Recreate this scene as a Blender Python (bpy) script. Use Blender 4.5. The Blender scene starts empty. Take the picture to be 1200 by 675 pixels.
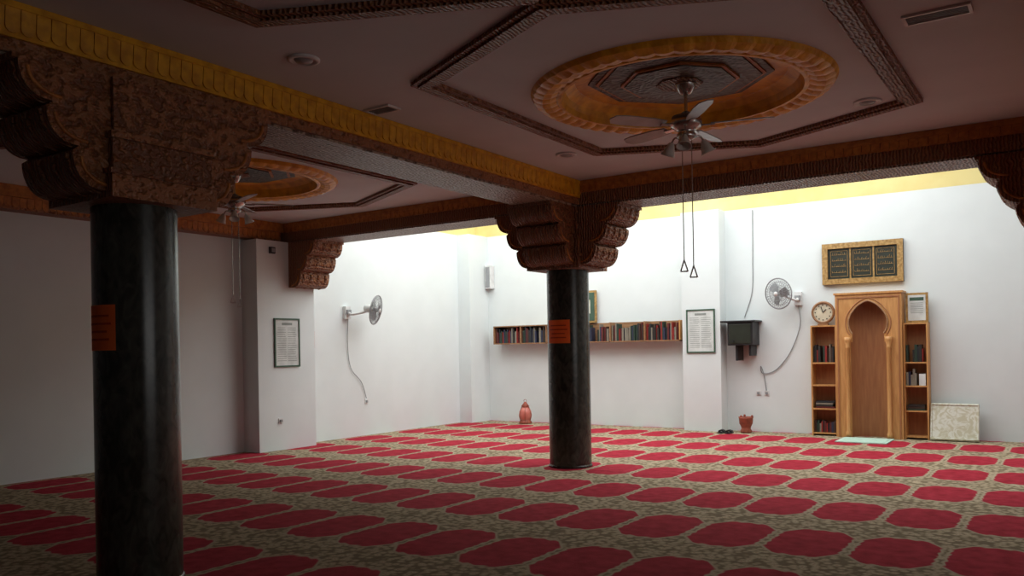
import bpy, math, random
from mathutils import Matrix, Vector
random.seed(7)
S=bpy.context.scene
S.view_settings.view_transform='Standard'
S.view_settings.look='None'
S.view_settings.gamma=.97
pi=math.pi

# ---------------- materials ----------------
def new_mat(name):
    m=bpy.data.materials.new(name); m.use_nodes=True
    nt=m.node_tree; b=nt.nodes['Principled BSDF']
    return m,nt,b
def mat(name,c1,c2=None,rough=.6,metal=0,scale=8,bump=0,kind='noise',lo=.35,hi=.65,detail=4,dist=0,stretch=(1,1,1),bdist=.02):
    m,nt,b=new_mat(name)
    b.inputs['Roughness'].default_value=rough; b.inputs['Metallic'].default_value=metal
    if c2 is None: c2=tuple(x*.82 for x in c1)
    tc=nt.nodes.new('ShaderNodeTexCoord'); mp=nt.nodes.new('ShaderNodeMapping')
    mp.inputs['Scale'].default_value=stretch
    nt.links.new(tc.outputs['Object'],mp.inputs['Vector'])
    if kind=='noise':
        t=nt.nodes.new('ShaderNodeTexNoise'); t.inputs['Scale'].default_value=scale; t.inputs['Detail'].default_value=detail
        t.inputs['Distortion'].default_value=dist; out=t.outputs['Fac']; nt.links.new(mp.outputs[0],t.inputs['Vector'])
    elif kind=='voronoi':
        n=nt.nodes.new('ShaderNodeTexNoise'); n.inputs['Scale'].default_value=3; nt.links.new(mp.outputs[0],n.inputs['Vector'])
        mx=nt.nodes.new('ShaderNodeMixRGB'); mx.blend_type='ADD'; mx.inputs[0].default_value=.25
        nt.links.new(mp.outputs[0],mx.inputs[1]); nt.links.new(n.outputs['Color'],mx.inputs[2])
        t=nt.nodes.new('ShaderNodeTexVoronoi'); t.inputs['Scale'].default_value=scale; nt.links.new(mx.outputs[0],t.inputs['Vector']); out=t.outputs['Distance']
    else:
        t=nt.nodes.new('ShaderNodeTexWave'); t.inputs['Scale'].default_value=scale; t.inputs['Distortion'].default_value=dist
        t.inputs['Detail'].default_value=detail; t.inputs['Detail Scale'].default_value=1.6
        nt.links.new(mp.outputs[0],t.inputs['Vector']); out=t.outputs['Fac']
    r=nt.nodes.new('ShaderNodeValToRGB'); r.color_ramp.elements[0].position=lo; r.color_ramp.elements[1].position=hi
    r.color_ramp.elements[0].color=(*c2,1); r.color_ramp.elements[1].color=(*c1,1)
    nt.links.new(out,r.inputs[0]); nt.links.new(r.outputs[0],b.inputs['Base Color'])
    if bump:
        bp=nt.nodes.new('ShaderNodeBump'); bp.inputs['Strength'].default_value=bump; bp.inputs['Distance'].default_value=bdist
        nt.links.new(out,bp.inputs['Height']); nt.links.new(bp.outputs[0],b.inputs['Normal'])
    return m

M_wall=mat('white_plaster',(.735,.785,.785),(.705,.755,.755),rough=.85,scale=2,bump=.03)
M_wall3=mat('grey_plaster',(.42,.42,.43),(.38,.38,.39),rough=.85,scale=3)
M_band=mat('yellow_plaster',(.76,.66,.30),(.72,.60,.25),rough=.8,scale=3)
M_ceil=mat('ceiling_plaster',(.66,.70,.73),(.62,.66,.69),rough=.8,scale=2)
M_carve=mat('carved_brown_plaster',(.34,.135,.05),(.20,.072,.028),rough=.42,scale=10,bump=.9,kind='wave',lo=.1,hi=.9,dist=5,detail=2,stretch=(1,1,1.2),bdist=.025)
M_carve2=mat('carved_greybrown_plaster',(.50,.37,.27),(.16,.09,.055),rough=.4,scale=9,bump=.9,kind='wave',lo=.1,hi=.9,dist=6,detail=2,bdist=.025)
M_gold=mat('gold_moulding',(.80,.41,.02),(.58,.26,.012),rough=.4,scale=14,bump=.3)
M_orange=mat('orange_moulding',(.52,.20,.035),(.34,.11,.02),rough=.5,scale=16,bump=.4)
M_ring=mat('ring_gold',(.90,.46,.025),(.62,.27,.015),rough=.42,scale=9,bump=.4)
M_dkoct=mat('dark_medallion',(.075,.065,.05),(.018,.018,.016),rough=.45,scale=22,bump=.5,kind='voronoi',lo=.1,hi=.5)
M_marble=mat('dark_marble',(.075,.078,.062),(.020,.022,.017),rough=.24,scale=14,detail=8,dist=1.2,lo=.35,hi=.75,stretch=(1,1,.5))
M_wood=mat('pine_wood',(.62,.33,.12),(.50,.24,.08),rough=.5,scale=6,detail=3,dist=.6,stretch=(6,6,.6))
M_wood2=mat('niche_wood',(.42,.19,.08),(.34,.14,.06),rough=.55,scale=5,stretch=(5,5,.6))
M_dwood=mat('shelf_wood',(.36,.20,.10),(.26,.13,.06),rough=.5,scale=6,stretch=(.6,5,5))
M_black=mat('black_plastic',(.02,.02,.022),rough=.45)
M_white=mat('white_plastic',(.75,.75,.74),rough=.4)
M_grey=mat('grey_plastic',(.33,.34,.35),rough=.4)
M_metal=mat('brushed_metal',(.62,.60,.57),(.48,.46,.44),rough=.25,metal=.9)
M_glass=mat('frosted_shade',(.75,.72,.66),rough=.25)
M_blade=mat('fan_blade_grey',(.45,.44,.43),(.36,.35,.34),rough=.3)
M_paper=mat('paper',(.70,.73,.71),rough=.8)
M_text=mat('printed_text',(.30,.33,.31),rough=.8)
M_green=mat('green_border',(.06,.12,.08),rough=.6)
M_sign=mat('orange_paper',(1.0,.20,.03),(.95,.17,.025),rough=.7)
M_signt=mat('sign_print',(.60,.06,.01),rough=.7)
M_red=mat('red_paint',(.55,.03,.03),rough=.35)
M_terra=mat('terracotta',(.36,.09,.05),(.24,.06,.035),rough=.6,scale=20)
M_pink=mat('pink_glass',(.62,.20,.15),(.5,.15,.12),rough=.3)
M_goldf=mat('gilt_frame',(.50,.32,.12),(.28,.16,.05),rough=.4,scale=25,bump=.4)
M_dk=mat('dark_panel',(.03,.035,.025),rough=.4)
M_cream=mat('cream_fabric',(.68,.69,.60),(.54,.52,.38),rough=.8,scale=7,kind='noise',lo=.42,hi=.56,dist=2.5)
M_mat=mat('pale_mat',(.48,.66,.56),(.40,.57,.48),rough=.9,scale=20)
M_clock=mat('clock_face',(.72,.66,.50),rough=.4)
bookcols=[(.02,.025,.03),(.28,.025,.02),(.025,.05,.035),(.06,.03,.02),(.26,.23,.18),(.03,.035,.07),(.12,.018,.018),(.03,.025,.022)]
M_books=[mat('book_%d'%i,c,rough=.55) for i,c in enumerate(bookcols)]

# carpet
def carpet_mat():
    m,nt,b=new_mat('prayer_carpet'); N=nt.nodes; L=nt.links
    b.inputs['Roughness'].default_value=.95
    b.inputs['Specular IOR Level'].default_value=.1
    def math_(op,a,bv=None,c=None):
        n=N.new('ShaderNodeMath'); n.operation=op
        for i,v in enumerate((a,bv,c)):
            if v is None: continue
            if isinstance(v,(int,float)): n.inputs[i].default_value=v
            else: L.new(v,n.inputs[i])
        return n.outputs[0]
    tc=N.new('ShaderNodeTexCoord'); sp=N.new('ShaderNodeSeparateXYZ'); L.new(tc.outputs['Object'],sp.inputs[0])
    def cell(o,off,per,sz):
        u=math_('ADD',math_('DIVIDE',math_('SUBTRACT',o,off),per),.5)
        f=math_('ABSOLUTE',math_('SUBTRACT',math_('FRACT',u),.5))
        return math_('MULTIPLY',f,per/sz)
    nx=cell(sp.outputs[0],-1.08,.60,.272); ny=cell(sp.outputs[1],6.45,1.35,.43)
    d1=math_('MULTIPLY',math_('ADD',nx,ny),.62)
    bow=math_('ADD',math_('MULTIPLY',ny,.93),math_('MULTIPLY',math_('MULTIPLY',nx,nx),.13))
    wob=math_('MULTIPLY',math_('SINE',math_('MULTIPLY',math_('ADD',nx,math_('MULTIPLY',ny,1.4)),16)),.025)
    f=math_('ADD',math_('MAXIMUM',math_('MAXIMUM',nx,bow),d1),wob)
    def soft(v,edge,w):
        n=N.new('ShaderNodeMapRange'); n.inputs['From Min'].default_value=edge-w; n.inputs['From Max'].default_value=edge+w
        n.inputs['To Min'].default_value=1; n.inputs['To Max'].default_value=0; L.new(v,n.inputs['Value']); return n.outputs[0]
    red=soft(f,.97,.025); line=soft(f,1.05,.03)
    nz=N.new('ShaderNodeTexNoise'); nz.inputs['Scale'].default_value=60; L.new(tc.outputs['Object'],nz.inputs['Vector'])
    nz2=N.new('ShaderNodeTexNoise'); nz2.inputs['Scale'].default_value=9; nz2.inputs['Detail'].default_value=6; L.new(tc.outputs['Object'],nz2.inputs['Vector'])
    rr=N.new('ShaderNodeValToRGB'); rr.color_ramp.elements[0].color=(.27,.015,.028,1); rr.color_ramp.elements[1].color=(.43,.034,.058,1)
    rr.color_ramp.elements[0].position=.3; rr.color_ramp.elements[1].position=.7
    L.new(nz2.outputs['Fac'],rr.inputs[0])
    vo=N.new('ShaderNodeTexVoronoi'); vo.inputs['Scale'].default_value=19; L.new(tc.outputs['Object'],vo.inputs['Vector'])
    vr=N.new('ShaderNodeValToRGB'); e=vr.color_ramp.elements
    e[0].position=.0; e[0].color=(.28,.11,.08,1); e[1].position=1; e[1].color=(.19,.14,.09,1)
    e2=vr.color_ramp.elements.new(.22); e2.color=(.48,.40,.28,1)
    e3=vr.color_ramp.elements.new(.42); e3.color=(.39,.32,.215,1)
    e4=vr.color_ramp.elements.new(.66); e4.color=(.21,.165,.105,1)
    L.new(vo.outputs['Distance'],vr.inputs[0])
    mx1=N.new('ShaderNodeMixRGB'); L.new(line,mx1.inputs[0]); L.new(vr.outputs[0],mx1.inputs[1]); mx1.inputs[2].default_value=(.42,.35,.25,1)
    mx2=N.new('ShaderNodeMixRGB'); L.new(red,mx2.inputs[0]); L.new(mx1.outputs[0],mx2.inputs[1]); L.new(rr.outputs[0],mx2.inputs[2])
    L.new(mx2.outputs[0],b.inputs['Base Color'])
    bp=N.new('ShaderNodeBump'); bp.inputs['Strength'].default_value=.3; bp.inputs['Distance'].default_value=.01
    L.new(nz.outputs['Fac'],bp.inputs['Height']); L.new(bp.outputs[0],b.inputs['Normal'])
    return m
M_carpet=carpet_mat()

# ---------------- mesh builder ----------------
class B:
    def __init__(s,name):
        s.name=name; s.v=[]; s.f=[]; s.mi=[]; s.sm=[]; s.mats=[]; s.M=Matrix.Identity(4)
    def m(s,mt):
        if mt not in s.mats: s.mats.append(mt)
        return s.mats.index(mt)
    def add(s,vs,fs,mt,smooth=False):
        o=len(s.v); s.v+=[tuple(s.M@Vector(p)) for p in vs]; k=s.m(mt)
        for f in fs: s.f.append([i+o for i in f]); s.mi.append(k); s.sm.append(smooth)
    def box(s,x0,x1,y0,y1,z0,z1,mt):
        vs=[(x,y,z) for x in (x0,x1) for y in (y0,y1) for z in (z0,z1)]
        s.add(vs,[(0,1,3,2),(4,6,7,5),(0,4,5,1),(2,3,7,6),(0,2,6,4),(1,5,7,3)],mt)
    def lathe(s,c,prof,mt,n=32,smooth=True,mod=None,rot=0):
        vs=[];fs=[];k=len(prof)
        for i in range(n):
            a=2*pi*i/n+rot
            for j,(r,z) in enumerate(prof):
                if mod: r2,z2=mod(r,z,a,j)
                else: r2,z2=r,z
                vs.append((c[0]+r2*math.cos(a),c[1]+r2*math.sin(a),c[2]+z2))
        for i in range(n):
            i2=(i+1)%n
            for j in range(k-1): fs.append((i*k+j,i2*k+j,i2*k+j+1,i*k+j+1))
        s.add(vs,fs,mt,smooth)
    def cyl(s,p0,p1,r0,mt,r1=None,n=16,smooth=True):
        if r1 is None: r1=r0
        p0=Vector(p0);p1=Vector(p1); d=p1-p0; L=d.length
        q=d.to_track_quat('Z','Y').to_matrix().to_4x4(); old=s.M
        s.M=old@Matrix.Translation(p0)@q
        s.lathe((0,0,0),[(r0,0),(r1,L)],mt,n,smooth)
        for z,r in ((0,r0),(L,r1)):
            s.add([(r*math.cos(2*pi*i/n),r*math.sin(2*pi*i/n),z) for i in range(n)],[tuple(range(n))],mt)
        s.M=old
    def tube(s,pts,r,mt,n=6):
        for a,b in zip(pts[:-1],pts[1:]): s.cyl(a,b,r,mt,n=n)
    def smoothtube(s,pts,r,mt,sub=6,n=6):
        P=[Vector(p) for p in pts]; P=[P[0]*2-P[1]]+P+[P[-1]*2-P[-2]]; out=[]
        for i in range(1,len(P)-2):
            for k in range(sub):
                t=k/sub; a,b,c,d=P[i-1:i+3]
                out.append(.5*((2*b)+(c-a)*t+(2*a-5*b+4*c-d)*t*t+(3*b-a-3*c+d)*t**3))
        out.append(P[-2]); s.tube(out,r,mt,n)
    def torus(s,R,r,mt,z=0,n=36,k=6,c=(0,0)):
        prof=[(R+r*math.cos(2*pi*j/k),z+r*math.sin(2*pi*j/k)) for j in range(k+1)]
        s.lathe((c[0],c[1],0),prof,mt,n)
    def sphere(s,c,r,mt,n=16,k=8,sz=1):
        s.lathe(c,[(max(1e-4,r*math.sin(pi*j/k)),-r*sz*math.cos(pi*j/k)) for j in range(k+1)],mt,n)
    def prism(s,poly,fn,t0,t1,mt,smooth=False,sidemat=None):
        n=len(poly)
        vs=[fn(a,b,t0) for a,b in poly]+[fn(a,b,t1) for a,b in poly]
        s.add(vs,[tuple(range(n)),tuple(range(2*n-1,n-1,-1))],mt)
        s.add(vs,[(i,(i+1)%n,n+(i+1)%n,n+i) for i in range(n)],sidemat or mt,smooth)
    def done(s,bevel=0):
        me=bpy.data.meshes.new(s.name); me.from_pydata(s.v,[],s.f)
        for mt in s.mats: me.materials.append(mt)
        for i,p in enumerate(me.polygons): p.material_index=s.mi[i]; p.use_smooth=s.sm[i]
        me.update()
        import bmesh
        bm=bmesh.new(); bm.from_mesh(me); bmesh.ops.recalc_face_normals(bm,faces=bm.faces); bm.to_mesh(me); bm.free()
        o=bpy.data.objects.new(s.name,me); S.collection.objects.link(o)
        if bevel:
            md=o.modifiers.new('bevel','BEVEL'); md.width=bevel; md.segments=2; md.limit_method='ANGLE'
        return o

XL=-10.45; XR=6.0; YB=14.2; YF=-4.0; ZC=3.5; ZT=4.9; ZB=3.2
CX=-5.3; CY=9.14; CX2=.15; NX=-5.16; NY=3.2; BX=-5.25
YW=YB-.004   # furniture stops a hair short of the wall

# ---------------- shell ----------------
b=B('floor'); b.box(XL-.2,XR+.2,YF-.2,YB+.2,-.2,-.012,M_grey); b.done()
b=B('carpet'); b.box(XL,XR,YF,YB,-.012,0,M_carpet); b.done()
b=B('wall_left'); b.box(XL-.2,XL,YF-.2,YB+.2,0,3.83,M_wall); b.box(XL-.2,XL,CY+.3,YB+.2,3.83,ZT,M_band)
b.box(XL-.2,XL,YF-.2,CY+.3,3.83,ZT,M_wall); b.done()
b=B('wall_back'); b.box(XL,XR,YB,YB+.2,0,3.83,M_wall); b.box(XL,XR,YB,YB+.2,3.83,ZT,M_band); b.done()
wy0,wy1,wz0,wz1=1.0,6.0,1.0,2.7
b=B('wall_right'); b.box(XR,XR+.2,YF-.2,wy0,0,ZT,M_wall3); b.box(XR,XR+.2,wy1,YB+.2,0,ZT,M_wall3)
b.box(XR,XR+.2,wy0,wy1,0,wz0,M_wall3); b.box(XR,XR+.2,wy0,wy1,wz1,ZT,M_wall3); b.done()
b=B('fill_window_frame')  # unseen frame and opening, added to go with the fill lamp
for k in range(5):
    y=wy0+(wy1-wy0-.06)*k/4; b.box(XR+.06,XR+.12,y,y+.06,wz0,wz1,M_white)
b.box(XR+.06,XR+.12,wy0,wy1,wz0,wz0+.06,M_white); b.box(XR+.06,XR+.12,wy0,wy1,wz1-.06,wz1,M_white); b.done()
b=B('wall_front'); b.box(XL,XR,YF-.2,YF,0,ZT,M_wall3); b.done()
b=B('wall_skylight'); b.box(XL,XR,CY+.12,CY+.3,ZC+.01,ZT,M_wall); b.done()
b=B('ceiling_skylight'); b.box(XL-.2,XR+.2,CY+.12,YB+.2,ZT,ZT+.1,M_wall); b.done()
b=B('wall_pilaster'); b.box(XL,-10.1,8.2,9.32,0,3.2,M_wall); b.done()
b=B('wall_pilaster'); b.box(XL,-10.15,13.55,YB,0,3.83,M_wall); b.done()
b=B('wall_pilaster'); b.box(-5.74,-5.05,13.9,YB,0,3.83,M_wall); b.done()

# ceiling with round recesses
RH=.93
b=B('ceiling')
def holed(x0,x1,y0,y1,cx,cy):
    P=[];n=20
    for i in range(n): P.append((x0+(x1-x0)*i/n,y0))
    for i in range(n): P.append((x1,y0+(y1-y0)*i/n))
    for i in range(n): P.append((x1-(x1-x0)*i/n,y1))
    for i in range(n): P.append((x0,y1-(y1-y0)*i/n))
    vs=[(x,y,ZC) for x,y in P]
    for x,y in P:
        a=math.atan2(y-cy,x-cx); vs.append((cx+RH*math.cos(a),cy+RH*math.sin(a),ZC))
    k=len(P); b.add(vs,[(i,(i+1)%k,k+(i+1)%k,k+i) for i in range(k)],M_ceil)
MED=[(-8.0,6.2),(-2.55,6.2)]
holed(XL,CX,3.5,CY+.2,*MED[0]); holed(CX,CX2,3.5,CY+.2,*MED[1])
b.add([(XL,YF,ZC),(XR,YF,ZC),(XR,3.5,ZC),(XL,3.5,ZC)],[(0,1,2,3)],M_ceil)
b.add([(CX2,3.5,ZC),(XR,3.5,ZC),(XR,CY+.2,ZC),(CX2,CY+.2,ZC)],[(0,1,2,3)],M_ceil)
b.done()

# medallions
for cx,cy in MED:
    b=B('ceiling_medallion')
    def md(r,z,a,j):
        w=abs(math.sin(a*26))
        if j in (2,3,4): return r,z-.012*w
        if j==1: return r+.012*w,z
        return r,z
    prof=[(1.17,0),(1.14,-.035),(1.08,-.055),(1.02,-.05),(.97,-.03),(.955,-.045),(.93,-.045),(.92,.0),(.90,.05),(.84,.09),(.82,.10)]
    b.lathe((cx,cy,ZC),prof,M_ring,n=208,smooth=False,mod=md)
    b.lathe((cx,cy,ZC),[(.82,.10),(.78,.10),(.60,.13),(.001,.13)],M_ring,n=64)
    for R,z,mt in ((.72,.10,M_dkoct),(.66,.09,M_orange),(.63,.08,M_dkoct),(.46,.065,M_orange),(.43,.055,M_dkoct),(.18,.045,M_carve)):
        P=[(R*math.cos(pi/8+i*pi/4),R*math.sin(pi/8+i*pi/4)) for i in range(8)]
        b.prism(P,lambda u,v,t:(cx+u,cy+v,ZC+t),z,z+.04,mt)
    b.done()

def hexband(cx,cy,name='ceiling_hexagon_trim',w=.17):
    b=B(name)
    V=[(-1.54,-1.43),(0,-2.14),(1.54,-1.43),(1.54,1.43),(0,2.14),(-1.54,1.43)]
    def off(V,d):
        out=[]
        n=len(V)
        for i in range(n):
            p0=Vector(V[i-1]);p1=Vector(V[i]);p2=Vector(V[(i+1)%n])
            e1=(p1-p0).normalized();e2=(p2-p1).normalized()
            n1=Vector((-e1.y,e1.x));n2=Vector((-e2.y,e2.x)); m=(n1+n2).normalized()
            out.append(p1+m*(d/m.dot(n1)))
        return out
    for a,c,z in ((0,w,.03),(.045,w-.045,.045)):
        A=off(V,a);C=off(V,c); n=6
        vs=[(cx+p.x,cy+p.y,ZC-z) for p in A]+[(cx+p.x,cy+p.y,ZC-z) for p in C]+[(cx+p.x,cy+p.y,ZC) for p in A]+[(cx+p.x,cy+p.y,ZC) for p in C]
        fs=[]
        for i in range(n):
            j=(i+1)%n
            fs+=[(i,j,n+j,n+i),(i,j,2*n+j,2*n+i),(n+i,n+j,3*n+j,3*n+i)]
        b.add(vs,fs,M_carve)
    b.done()
for cx,cy in MED:
    hexband(cx,cy); hexband(cx,cy-4.28)

# ---------------- beams ----------------
def scallops(b,axis,fixed,s,a0,a1,z0,z1,mt,step=.085):
    n=max(1,int((a1-a0)/step)); w=(a1-a0)/n
    for i in range(n):
        c=a0+w*(i+.5)
        m=6
        prof=[(-w*.47,z1)]+[( -w*.47*math.cos(pi*k/m), z0+w*.47-w*.47*math.sin(pi*k/m)) for k in range(m+1)]+[(w*.47,z1)]
        if axis=='y': fn=lambda u,v,t:(fixed+s*t*(.45+.55*(v-z0)/(z1-z0)),c+u,v)
        else: fn=lambda u,v,t:(c+u,fixed+s*t*(.45+.55*(v-z0)/(z1-z0)),v)
        b.prism(prof,fn,-.005,.022,mt)
def ybeam(cx,hw,y0,y1,name='ceiling_beam',und=M_carve2):
    b=B(name)
    b.box(cx-hw,cx+hw,y0,y1,ZB+.02,ZC-.002,M_carve)
    b.box(cx-hw+.03,cx+hw-.03,y0,y1,ZB,ZB+.02,und)
    for s in (-1,1):
        x=cx+s*hw
        b.box(min(x,x+s*.05),max(x,x+s*.05),y0,y1,3.46,ZC-.002,M_gold)
        b.box(min(x,x+s*.02),max(x,x+s*.02),y0,y1,3.30,3.46,M_gold)
        scallops(b,'y',x+s*.02,s,y0,y1,3.32,3.46,M_gold)
    b.done()
ybeam(BX,.3,YF,CY-.3); ybeam(CX2,.3,YF,CY-.3)
def xbeam(x0,x1):
    b=B('ceiling_beam')
    b.box(x0,x1,CY-.3,CY+.3,ZB+.02,ZC-.002,M_carve)
    b.box(x0,x1,CY-.27,CY+.27,ZB,ZB+.02,M_carve2)
    y=CY-.3
    b.box(x0,x1,y-.05,y,3.44,ZC-.002,M_orange); b.box(x0,x1,y-.02,y,3.36,3.44,M_orange)
    scallops(b,'x',y-.02,-1,x0,x1,3.36,3.44,M_orange)
    b.done()
xbeam(XL,CX); xbeam(CX,CX2); xbeam(CX2,XR)
b=B('trim_left'); b.box(XL,XL+.22,YF,CY-.36,3.22,ZC-.002,M_carve); b.box(XL,XL+.28,YF,CY-.36,3.36,ZC-.002,M_orange)
scallops(b,'y',XL+.22,1,YF,CY-.4,3.24,3.36,M_orange); b.done()

HB=.37
LOB=[(.87,.68,3.2,2.97),(.72,.53,2.97,2.74),(.57,.39,2.74,2.50)]
def armpoly(s0=0):
    P=[(s0,ZB),(LOB[0][0]+.03,ZB),(LOB[0][0]+.03,ZB-.03)]
    for s1,s2,zt,zb in LOB:
        for k in range(9):
            t=pi/2*k/8; P.append((s2+(s1-s2)*math.cos(t)**.8 if k<8 else s2,(zt-.03)-(zt-.03-zb)*math.sin(t)))
        P.append((s2-.0,zb-.0))
    P.append((s0,2.50)); 
    Q=[P[0]]
    for p in P[1:]:
        if (Vector(p)-Vector(Q[-1])).length>1e-3: Q.append(p)
    return Q
def arm(b,cx,cy,d,hw=.3,s0=0,mt=M_carve):
    P=armpoly(s0)
    if d[0]: fn=lambda s,z,t:(cx+d[0]*s,cy+t,z)
    else: fn=lambda s,z,t:(cx+t,cy+d[1]*s,z)
    b.prism(P,fn,-hw,hw,mt)
    for s1,s2,zt,zb in LOB:
        for side in (-1,1):
            pts=[]
            for q in range(9):
                t=pi/2*q/8; s=s2+(s1-s2)*math.cos(t)-.05; z=(zt-.06)-(zt-.09-zb)*math.sin(t)
                pts.append(fn(s,z,side*hw))
            b.tube(pts,.012,M_orange,n=6)
    for s1,s2,zt,zb in LOB:
        for k in range(4):
            c=-hw+hw*2*(k+.5)/4; r=hw/4*.62
            pts=[]
            for q in range(9):
                t=pi/2*q/8; s=s2+(s1-s2)*math.cos(t)-.03; z=(zt-.04)-(zt-.07-zb)*math.sin(t)
                pts.append((cx+d[0]*s,cy+c,z) if d[0] else (cx+c,cy+d[1]*s,z))
            b.tube(pts,r,mt,n=12)
def column(cx,cy,arms):
    b=B('marble_column')
    b.cyl((cx,cy,0.001),(cx,cy,2.46),.265,M_marble,n=48)
    b.lathe((cx,cy,0.001),[(.265,0),(.275,0),(.275,.02),(.265,.03)],M_marble,n=48)
    h=HB
    b.box(cx-h,cx+h,cy-h,cy+h,2.46,2.60,M_carve)
    b.box(cx-h-.02,cx+h+.02,cy-h-.02,cy+h+.02,2.60,2.63,M_carve)
    b.box(cx-h+.02,cx+h-.02,cy-h+.02,cy+h-.02,2.63,2.82,M_carve)
    b.box(cx-h,cx+h,cy-h,cy+h,2.82,2.86,M_carve)
    b.box(cx-h+.04,cx+h-.04,cy-h+.04,cy+h-.04,2.86,ZB,M_carve)
    for d in arms: arm(b,cx,cy,d)
    return b.done()
column(NX,NY,[(0,1),(0,-1)])
column(CX,CY,[(1,0),(-1,0),(0,-1)])
column(CX2,CY,[(1,0),(-1,0),(0,-1)])
b=B('wall_corbel')
old=LOB; LOB=[(s1-.30,s2-.27,a,c) for s1,s2,a,c in old]
arm(b,-10.1,CY-.03,(1,0),hw=.3,s0=0); LOB=old
b.done()

# ---------------- orange notices on columns ----------------
def notice(cx,cy,a0,a1,z0,z1):
    b=B('orange_paper_sign'); n=14; R=.2675
    def patch(a0,a1,z0,z1,R,mt):
        vs=[];fs=[]
        for i in range(n+1):
            a=math.radians(a0+(a1-a0)*i/n)
            vs+=[(cx+R*math.cos(a),cy+R*math.sin(a),z0),(cx+R*math.cos(a),cy+R*math.sin(a),z1)]
        for i in range(n): fs.append((2*i,2*i+2,2*i+3,2*i+1))
        b.add(vs,fs,mt,True)
    patch(a0,a1,z0,z1,R,M_sign)
    w=a1-a0
    for k,(l,r) in enumerate(((.15,.85),(.1,.9),(.2,.8),(.15,.85))):
        z=z1-.07-k*.05; patch(a0+w*l,a0+w*r,z-.007,z+.007,R+.001,M_signt)
    b.done()
notice(NX,NY,-31.8-92,-31.8-27,1.53,1.82)
notice(CX,CY,-59.9-66,-59.9+4,1.55,1.84)

# ---------------- ceiling fans ----------------
def ceiling_fan(cx,cy,rot,zr=0):
    b=B('ceiling_fan'); b.M=Matrix.Translation((cx,cy,0))@Matrix.Rotation(rot,4,'Z')
    zt=ZC+.06
    b.lathe((0,0,0),[(.001,zt),(.085,zt),(.08,zt-.03),(.045,zt-.09),(.02,zt-.10)],M_metal,24)
    b.cyl((0,0,3.30),(0,0,zt-.08),.013,M_metal,n=10)
    b.lathe((0,0,0),[(.02,3.33),(.05,3.31),(.11,3.29),(.125,3.25),(.12,3.21),(.08,3.185),(.06,3.17),(.075,3.15),(.07,3.12),(.03,3.10),(.001,3.10)],M_metal,28)
    for i in range(5):
        a=2*pi*i/5; old=b.M.copy(); b.M=old@Matrix.Rotation(a,4,'Z')@Matrix.Translation((0,0,3.215))@Matrix.Rotation(math.radians(13),4,'X')
        b.box(.09,.22,-.018,.018,-.006,.004,M_metal)
        P=[(.19,-.045),(.30,-.062),(.54,-.070),(.63,-.055),(.66,0),(.63,.055),(.54,.070),(.30,.062),(.19,.045)]
        b.prism(P,lambda u,v,t:(u,v,t),.004,.012,M_blade)
        b.M=old
    for i in range(3):
        a=2*pi*i/3+.5; c,s=math.cos(a),math.sin(a)
        b.smoothtube([(.05*c,.05*s,3.13),(.11*c,.11*s,3.14),(.14*c,.14*s,3.11)],.008,M_metal)
        old=b.M.copy(); b.M=old@Matrix.Translation((.14*c,.14*s,3.11))@Matrix.Rotation(a,4,'Z')@Matrix.Rotation(math.radians(-25),4,'Y')
        b.lathe((0,0,0),[(.018,.0),(.028,-.02),(.04,-.05),(.048,-.08),(.06,-.105),(.052,-.10),(.036,-.05),(.001,-.02)],M_glass,20)
        b.M=old
    for (x,y,zb) in ((-.035,.02,2.17),(.04,-.01,2.12)):
        b.cyl((x,y,zb),(x,y,3.11),.004,M_metal,n=6)
        h=.09; b.tube([(x,y,zb),(x-.028,y,zb-h),(x+.028,y,zb-h),(x,y,zb)],.006,M_white)
    b.done()
ceiling_fan(-2.50,6.2,.3); ceiling_fan(-8.0,6.2,.9)

def grille(cx,cy,lx,ly,n=6):
    b=B('ceiling_vent'); z=ZC
    b.box(cx-lx/2,cx+lx/2,cy-ly/2,cy+ly/2,z-.006,z-.001,M_black)
    for x0,x1,y0,y1 in ((cx-lx/2-.02,cx+lx/2+.02,cy-ly/2-.02,cy-ly/2),(cx-lx/2-.02,cx+lx/2+.02,cy+ly/2,cy+ly/2+.02),(cx-lx/2-.02,cx-lx/2,cy-ly/2,cy+ly/2),(cx+lx/2,cx+lx/2+.02,cy-ly/2,cy+ly/2)):
        b.box(x0,x1,y0,y1,z-.015,z,M_white)
    for i in range(n):
        y=cy-ly/2+ly*(i+.5)/n; b.box(cx-lx/2,cx+lx/2,y-.003,y+.003,z-.010,z-.004,M_grey)
    b.done()
grille(-.67,5.7,.34,.13); grille(-4.73,5.15,.24,.12)
def downlight(cx,cy,r=.11):
    b=B('ceiling_downlight')
    b.lathe((cx,cy,ZC),[(r,0),(r,-.012),(r*.8,-.02),(r*.72,-.008),(.001,-.006)],M_white,28)
    b.lathe((cx,cy,ZC),[(r*.6,-.007),(r*.5,-.02),(.001,-.024)],M_grey,24); b.done()
for p in ((-4.34,3.95),(-1.40,7.42),(-4.34,7.5),(-9.9,5.0)): downlight(*p)

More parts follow.
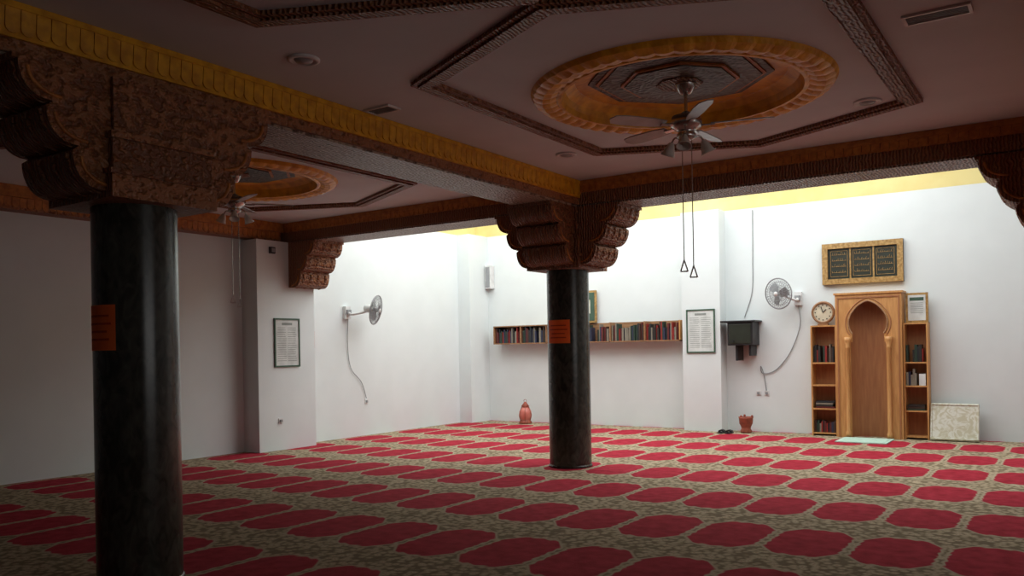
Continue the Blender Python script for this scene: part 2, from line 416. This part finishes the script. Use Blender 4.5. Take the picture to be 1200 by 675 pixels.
# ---------------- wall fans ----------------
def wall_fan(name,base,bn,head,nrm,R=.21):
    b=B(name); base=Vector(base); bn=Vector(bn); head=Vector(head); n=Vector(nrm).normalized()
    q=bn.to_track_quat('Z','Y').to_matrix().to_4x4()
    b.M=Matrix.Translation(base)@q
    b.box(-.06,.06,-.11,.11,0,.07,M_white); b.box(-.045,.045,-.03,.05,.07,.10,M_grey); b.M=Matrix.Identity(4)
    back=head-n*.16
    b.smoothtube([base+bn*.08,base+bn*.16+Vector((0,0,-.03)),back+Vector((0,0,-.05)),back],.022,M_white,n=10)
    q=n.to_track_quat('Z','Y').to_matrix().to_4x4(); b.M=Matrix.Translation(head)@q
    b.lathe((0,0,0),[(.001,-.22),(.05,-.21),(.068,-.17),(.07,-.10),(.055,-.07),(.001,-.07)],M_white,20)
    prof=lambda r,s: s*(.075*(1-(r/R)**2.2))
    for s in (-1,1):
        for k in range(32):
            a=2*pi*k/32; pts=[]
            for j in range(5):
                r=.03+(R-.03)*j/4; pts.append((r*math.cos(a),r*math.sin(a),prof(r,s)))
            b.tube(pts,.003,M_grey,n=4)
        for r in (R*.5,R*.78): b.torus(r,.004,M_grey,z=prof(r,s))
    b.torus(R,.012,M_grey)
    b.lathe((0,0,0),[(.04,.07),(.035,.08),(.001,.082)],M_white,18)
    b.cyl((0,0,-.05),(0,0,.05),.028,M_grey)
    for i in range(3):
        old=b.M.copy(); b.M=old@Matrix.Rotation(i*2*pi/3+.3,4,'Z')@Matrix.Rotation(math.radians(22),4,'X')
        b.prism([(.02,-.02),(.08,-.085),(.16,-.10),(.195,-.02),(.175,.05),(.10,.055),(.02,.02)],lambda u,v,t:(u,v,t),-.003,.003,M_grey)
        b.M=old
    b.M=Matrix.Identity(4)
    return b
b=wall_fan('wall_fan',(XL,10.36,2.16),(1,0,0),(-9.98,10.62,2.20),(.9,.35,-.2),R=.25)
b.smoothtube([(XL+.02,10.4,2.05),(XL+.02,10.38,1.6),(XL+.02,10.45,1.2),(XL+.02,10.7,.95),(XL+.02,10.82,.66)],.006,M_grey); b.done()
b=wall_fan('wall_fan',(-3.80,YB,2.24),(0,-1,0),(-4.02,13.80,2.32),(-.35,-1,-.12),R=.25)
b.smoothtube([(-3.80,YB-.02,2.13),(-3.78,YB-.02,1.8),(-3.95,YB-.02,1.35),(-4.2,YB-.02,1.05),(-4.42,YB-.02,1.0),(-4.45,YB-.02,1.12),(-4.4,YB-.02,.98),(-4.36,YB-.02,.7)],.008,M_grey); b.done()
def outlet(name,p,ax):
    b=B(name); x,y,z=p
    if ax=='x': b.box(x,x+.012,y-.04,y+.04,z-.04,z+.04,M_white); b.box(x+.012,x+.03,y-.02,y+.02,z-.02,z+.02,M_grey)
    else: b.box(x-.04,x+.04,y-.012,y,z-.04,z+.04,M_white); b.box(x-.02,x+.02,y-.03,y-.012,z-.02,z+.02,M_grey)
    b.done()
outlet('wall_socket',(XL,10.83,.60),'x'); outlet('wall_socket',(-4.36,YB,.66),'y'); outlet('wall_socket',(-4.50,YB,.66),'y'); outlet('wall_socket',(-10.1,8.6,.45),'x')
b=B('wall_cable'); b.smoothtube([(-4.55,YB-.01,3.8),(-4.56,YB-.01,3.0),(-4.58,YB-.01,2.4),(-4.72,YB-.01,1.96)],.007,M_grey); b.done()
b=B('alarm_sounder'); b.box(-10.099,-10.06,8.43,8.53,3.0,3.1,M_black); b.box(-10.06,-10.045,8.45,8.51,3.02,3.08,M_grey); b.done(.004)
b=B('wall_speaker'); b.box(-10.13,-9.99,YB-.14,YW,2.74,3.22,M_white); b.box(-10.11,-10.01,YB-.15,YB-.14,2.77,3.19,M_grey); b.done(.01)

# ---------------- posters ----------------
def poster(fn,w,h,name='framed_poster'):
    b=B(name)
    def bx(u0,u1,v0,v1,t0,t1,mt): b.prism([(u0,v0),(u1,v0),(u1,v1),(u0,v1)],fn,t0,t1,mt)
    bx(0,w,0,h,.001,.012,M_paper)
    f=.024
    for r in ((0,w,0,f),(0,w,h-f,h),(0,f,f,h-f),(w-f,w,f,h-f)): bx(*r,.001,.022,M_green)
    bx(w*.3,w*.7,h*.86,h*.91,.012,.014,M_text)
    rnd=random.Random(3)
    for k in range(16):
        v=h*(.80-k*.045)
        for c in range(2):
            u=w*(.12+.40*c); bx(u,u+w*(.30+.06*rnd.random()),v,v+.008,.012,.0135,M_text)
    b.done()
poster(lambda u,v,t:(-10.1+t,8.50+u,1.27+v),.50,.75)
poster(lambda u,v,t:(-5.66+u,13.9-t,1.36+v),.52,.76)

# ---------------- long wall bookshelf ----------------
def books(b,x0,x1,yf,z,hmax,depth=.16,gap=.15,axis=1):
    x=x0
    while x<x1-.02:
        w=random.uniform(.018,.045); 
        if x+w>x1: break
        if random.random()<gap*.3: x+=random.uniform(.03,.08); continue
        h=hmax*random.uniform(.62,.98); mt=random.choice(M_books)
        b.box(x,x+w*.93,yf+random.uniform(0,.03),yf+depth,z,z+h,mt)
        x+=w
b=B('wall_bookshelf')
y0=13.93
x0,x1,z0,z1=-9.85,-5.80,1.58,1.95
b.box(x0,x1,y0,YW,z0,z0+.02,M_dwood); b.box(x0,x1,YB-.02,YW,z0,z1,M_dwood)
b.box(x0,-8.25,y0,YW,z1-.02,z1,M_dwood)
for x in (x0,-9.2,-8.6,-7.9,-7.2,-6.5,x1-.02): b.box(x,x+.02,y0,YW,z0,z1,M_wood if x>x1-.1 else M_dwood)
b.done()
b=B('book_row')
for a,c in ((-9.82,-9.21),(-9.17,-8.61),(-8.57,-7.91),(-7.87,-7.21),(-7.17,-6.51),(-6.47,-5.84)): books(b,a,c,y0+.03,z0+.021,.34)
b.done()
b=B('picture_frame'); xa,xb,za,zb=-8.02,-7.57,1.96,2.58; yy=YB-.05
b.box(xa,xb,yy-.02,yy+.01,za,zb,M_goldf); b.box(xa+.04,xb-.04,yy-.026,yy-.02,za+.04,zb-.04,M_green)
b.box(xa+.13,xb-.13,yy-.03,yy-.026,za+.18,zb-.18,M_cream); b.box(xa+.02,xb-.02,yy+.01,YW,za+.02,za+.06,M_dwood); b.done(.006)

b=B('floor_lantern'); c=(-9.05,13.85,0)
b.lathe(c,[(.001,.0),(.12,.0),(.13,.03),(.11,.06),(.10,.08)],M_terra,20)
b.lathe(c,[(.10,.08),(.125,.14),(.12,.24),(.09,.30),(.06,.33)],M_pink,20)
b.lathe(c,[(.07,.33),(.08,.35),(.04,.40),(.02,.43),(.001,.435)],M_terra,16)
for i in range(6):
    a=i*pi/3; b.smoothtube([(c[0]+.11*math.cos(a),c[1]+.11*math.sin(a),.06),(c[0]+.135*math.cos(a),c[1]+.135*math.sin(a),.18),(c[0]+.075*math.cos(a),c[1]+.075*math.sin(a),.34)],.006,M_terra,n=5)
b.M=Matrix.Translation((c[0],c[1],.45))@Matrix.Rotation(pi/2,4,'X'); b.torus(.03,.005,M_terra,n=16); b.done()

b=B('clay_brazier'); c=(-4.63,13.9,0)
b.lathe(c,[(.001,0),(.085,0),(.10,.03),(.075,.07),(.085,.11),(.11,.16),(.115,.24),(.125,.27),(.10,.27),(.09,.20),(.001,.18)],M_terra,24)
for i in range(3):
    a=i*2*pi/3; b.sphere((c[0]+.105*math.cos(a),c[1]+.105*math.sin(a),.285),.02,M_terra,10,6)
b.done()
b=B('slipper_pair')
for dx in (0,.13):
    cx=-4.98+dx; P=[(-.045,0),(-.05,.1),(-.04,.2),(0,.24),(.04,.2),(.05,.1),(.045,0),(0,-.03)]
    b.prism(P,lambda u,v,t:(cx+u,13.6+v,t),0,.02,M_black)
    b.prism([(-.05,.02),(-.045,.05),(0,.065),(.045,.05),(.05,.02),(.04,.02),(0,.05),(-.04,.02)],lambda u,v,t:(cx+u,13.65+t,v),0,.09,M_black)
b.done()

b=B('black_speaker_cabinet'); yb=YW
b.box(-5.02,-4.42,13.80,yb,1.87,1.90,M_black)
b.box(-4.90,-4.47,13.83,yb,1.48,1.87,M_black)
b.box(-4.87,-4.50,13.82,13.83,1.51,1.84,M_dk)
b.box(-4.79,-4.75,13.9,yb,1.22,1.48,M_black); b.box(-4.56,-4.52,13.9,yb,1.30,1.48,M_black)
b.cyl((-4.80,13.82,1.56),(-4.80,13.80,1.56),.02,M_black)
b.done(.006)

# ---------------- mihrab ----------------
MX=-2.67; W=.485; H=2.25; yF=13.88
b=B('wooden_mihrab')
N=16
cz=1.80
pts=[]
for i in range(N+1):
    t=-.62+(pi/2+.62)*i/N
    r=.285; x=-r*math.cos(t); z=cz+r*math.sin(t)
    if t>.7: z+= (t-.7)/(pi/2-.7)*.06
    pts.append((x,z))
arch=[(-.26,0),(-.26,1.50),(-.235,1.50),(-.235,1.60)]+pts
arch_r=[(-x,z) for x,z in reversed(arch[:-1])]
opening=arch+arch_r
outer=[(W,0),(W,H),(-W,H),(-W,0)]
poly=outer+opening
fn=lambda u,v,t:(MX+u,yF+t,v)
b.prism(poly,fn,0,.035,M_wood)
b.box(MX-W,MX-W+.03,yF+.035,YW,0,H,M_wood); b.box(MX+W-.03,MX+W,yF+.035,YW,0,H,M_wood)
b.box(MX-W-.02,MX+W+.02,yF-.02,YW,H,H+.03,M_wood)
n=14; R=.29; vs=[];fs=[]
for i in range(n+1):
    a=pi*i/n; x=MX-R*math.cos(a); y=yF+.036+.25*math.sin(a); vs+=[(x,y,0),(x,y,2.2)]
for i in range(n): fs.append((2*i,2*i+2,2*i+3,2*i+1))
b.add(vs,fs,M_wood2,True)
b.add([(MX-.3,yF+.036,2.2),(MX+.3,yF+.036,2.2),(MX+.3,YW,2.2),(MX-.3,YW,2.2)],[(0,1,2,3)],M_wood2)
b.tube([(MX+x,yF-.006,z) for x,z in [p for p in pts]+[(-x,z) for x,z in reversed(pts[:-1])]],.014,M_dwood,n=6)
o2=[(x*1.16,cz+(z-cz)*1.14) for x,z in pts]; o2=o2+[(-x,z) for x,z in reversed(o2[:-1])]
b.tube([(MX+x,yF-.004,z) for x,z in o2],.008,M_wood2,n=6)
for (u0,u1,v0,v1) in ((-W+.03,W-.03,2.19,2.21),(-W+.03,-W+.05,0,2.19),(W-.05,W-.03,0,2.19)):
    b.box(MX+u0,MX+u1,yF-.012,yF,v0,v1,M_wood2)
for s in (-1,1):
    x=MX+s*.30; y=yF-.03
    b.lathe((x,y,0),[(.001,0),(.045,0),(.045,.08),(.03,.11),(.028,1.40),(.04,1.42),(.028,1.44),(.05,1.52),(.055,1.58),(.001,1.58)],M_wood,16)
b.done()

def side_shelf(xa,xb,ztop,levels,name='side_bookcase'):
    b=B(name); y=13.95
    b.box(xa,xa+.022,y,YW,0,ztop,M_wood); b.box(xb-.022,xb,y,YW,0,ztop,M_wood); b.box(xa,xb,YB-.015,YW,0,ztop,M_wood2)
    for z in levels+[ztop-.022]: b.box(xa+.022,xb-.022,y+.003,YB-.015,z,z+.022,M_wood)
    b.done()
LV=[.03,.42,.80,1.16]
side_shelf(-3.56,-3.16,1.78,LV); side_shelf(-2.18,-1.84,1.78,LV)
b=B('book_stack')
books(b,-3.53,-3.19,13.98,.053,.20); 
for k in range(4): b.box(-3.50,-3.23+random.uniform(-.03,.03),13.98,14.15,.442+k*.03,.468+k*.03,random.choice(M_books))
books(b,-3.53,-3.19,13.98,1.183,.30,gap=.1); b.done()
b=B('book_stack')
books(b,-2.15,-1.98,13.98,.823,.26)
b.box(-1.97,-1.88,13.97,14.15,.823,1.0,M_paper)
for k in range(3): b.box(-2.14,-1.9,13.98,14.15,.442+k*.03,.468+k*.03,random.choice(M_books))
books(b,-2.15,-1.88,13.98,1.183,.27,gap=.1); b.done()
b=B('wall_clock'); b.M=Matrix.Translation((-3.38,14.06,1.99))@Matrix.Rotation(pi/2,4,'X')
b.lathe((0,0,0),[(.001,-.02),(.17,-.02),(.185,0),(.18,.03),(.15,.035),(.145,.015),(.001,.015)],M_dwood,36)
b.lathe((0,0,0),[(.146,.016),(.001,.018)],M_clock,36)
for i in range(12):
    a=i*pi/6; b.cyl((.12*math.sin(a),.12*math.cos(a),.018),(.12*math.sin(a),.12*math.cos(a),.022),.010,M_black,n=8)
b.tube([(0,0,.025),(.05,.05,.025)],.006,M_black); b.tube([(0,0,.025),(-.03,.10,.025)],.005,M_black)
b.M=Matrix.Identity(4); b.box(-3.46,-3.30,14.02,14.10,1.781,1.815,M_dwood); b.done()
b=B('certificate_frame'); xa,xb,za,zb=-2.155,-1.84,1.781,2.24; y=14.05
b.box(xa,xb,y,y+.025,za,zb,M_goldf); b.box(xa+.035,xb-.035,y-.004,y,za+.035,zb-.035,M_paper); b.box(xa+.06,xb-.06,y-.006,y-.004,zb-.12,zb-.07,M_green)
for k in range(6): b.box(xa+.07,xb-.07,y-.006,y-.004,zb-.16-k*.03,zb-.152-k*.03,M_text)
b.box(-2.05,-1.95,y+.025,YW,za+.0,za+.02,M_dwood); b.done()
b=B('calligraphy_frame'); xa,xb,za,zb=-3.40,-2.19,2.44,3.10; y=YW
b.box(xa,xb,y-.04,y,za,zb,M_dk)
f=.085
for r in ((xa,xb,za,za+f),(xa,xb,zb-f,zb),(xa,xa+f,za+f,zb-f),(xb-f,xb,za+f,zb-f)): b.box(r[0],r[1],y-.075,y-.0,r[2],r[3],M_goldf)
iw=(xb-xa-2*f)
for k in range(1,3):
    x=xa+f+iw*k/3; b.box(x-.012,x+.012,y-.055,y-.04,za+f,zb-f,M_goldf)
rnd=random.Random(5)
for k in range(3):
    c0=xa+f+iw*(k+.5)/3
    b.tube([(c0-.13,y-.043,za+f+.04),(c0+.13,y-.043,za+f+.04),(c0+.13,y-.043,zb-f-.04),(c0-.13,y-.043,zb-f-.04),(c0-.13,y-.043,za+f+.04)],.004,M_goldf,n=4)
    for j in range(4):
        z=zb-f-.10-j*.095
        for i in range(7):
            x=c0-.105+.032*i; h=rnd.uniform(.015,.05)
            b.tube([(x,y-.043,z),(x+rnd.uniform(-.01,.02),y-.043,z+h)],.003,M_goldf,n=4)
        b.tube([(c0-.11,y-.043,z),(c0+.11,y-.043,z)],.003,M_goldf,n=4)
b.done()
b=B('decorated_cushion'); b.M=Matrix.Translation((-1.82,13.88,.016))@Matrix.Rotation(math.radians(-14),4,'X')
b.box(0,.64,0,.07,.0,.56,M_cream)
b.M=b.M@Matrix.Translation((.32,-.002,.28))
for z in (-.26,.26): b.tube([(-.31,0,z),(.31,0,z)],.012,M_cream,n=8)
for x in (-.31,.31): b.tube([(x,0,-.26),(x,0,.26)],.012,M_cream,n=8)
b.done(.02)
b=B('small_rug'); b.box(-3.02,-2.30,13.12,13.79,0.001,.015,M_mat); b.box(-2.98,-2.34,13.16,13.75,.015,.018,M_mat)
b.done(.004)
b=B('fire_extinguisher'); c=(-10.36,9.46,1.53)
b.lathe(c,[(.001,0),(.07,0),(.075,.03),(.075,.30),(.05,.37),(.02,.39)],M_red,24)
b.cyl((c[0],c[1],c[2]+.38),(c[0],c[1],c[2]+.44),.02,M_black); b.box(c[0]-.02,c[0]+.07,c[1]-.012,c[1]+.012,c[2]+.43,c[2]+.45,M_black)
b.done()

# ---------------- lights ----------------
def area(name,loc,rot,sx,sy,p,col):
    l=bpy.data.lights.new(name,'AREA'); l.shape='RECTANGLE'; l.size=sx; l.size_y=sy; l.energy=p; l.color=col
    o=bpy.data.objects.new(name,l); o.location=loc; o.rotation_euler=rot; S.collection.objects.link(o); return o
area('skylight_lamp',(-5.9,11.85,ZT-.03),(0,0,0),8.8,4.0,415,(.95,.99,1))
area('skylight_lamp',(2.2,11.85,ZT-.03),(0,0,0),7.0,4.0,110,(.95,.99,1))
area('fill_lamp',(XR+.16,3.5,1.85),(0,math.radians(90),0),1.6,4.8,45,(1,.98,.93))  # added fill from out of view, brightens the near beam and capital faces
w=bpy.data.worlds.new('World'); S.world=w; w.use_nodes=True
w.node_tree.nodes['Background'].inputs[0].default_value=(.6,.7,.9,1); w.node_tree.nodes['Background'].inputs[1].default_value=.3

# ---------------- camera ----------------
cd=bpy.data.cameras.new('camera'); cam=bpy.data.objects.new('camera',cd); S.collection.objects.link(cam)
cd.sensor_width=36; cd.sensor_fit='HORIZONTAL'; cd.lens=978/1200*36; cd.shift_y=70.5/1200
cam.matrix_world=Matrix.Translation((0,0,1.5))@Matrix.Rotation(math.radians(34),4,'Z')@Matrix.Rotation(math.radians(90),4,'X')@Matrix.Rotation(math.radians(-1),4,'Z')
S.camera=cam
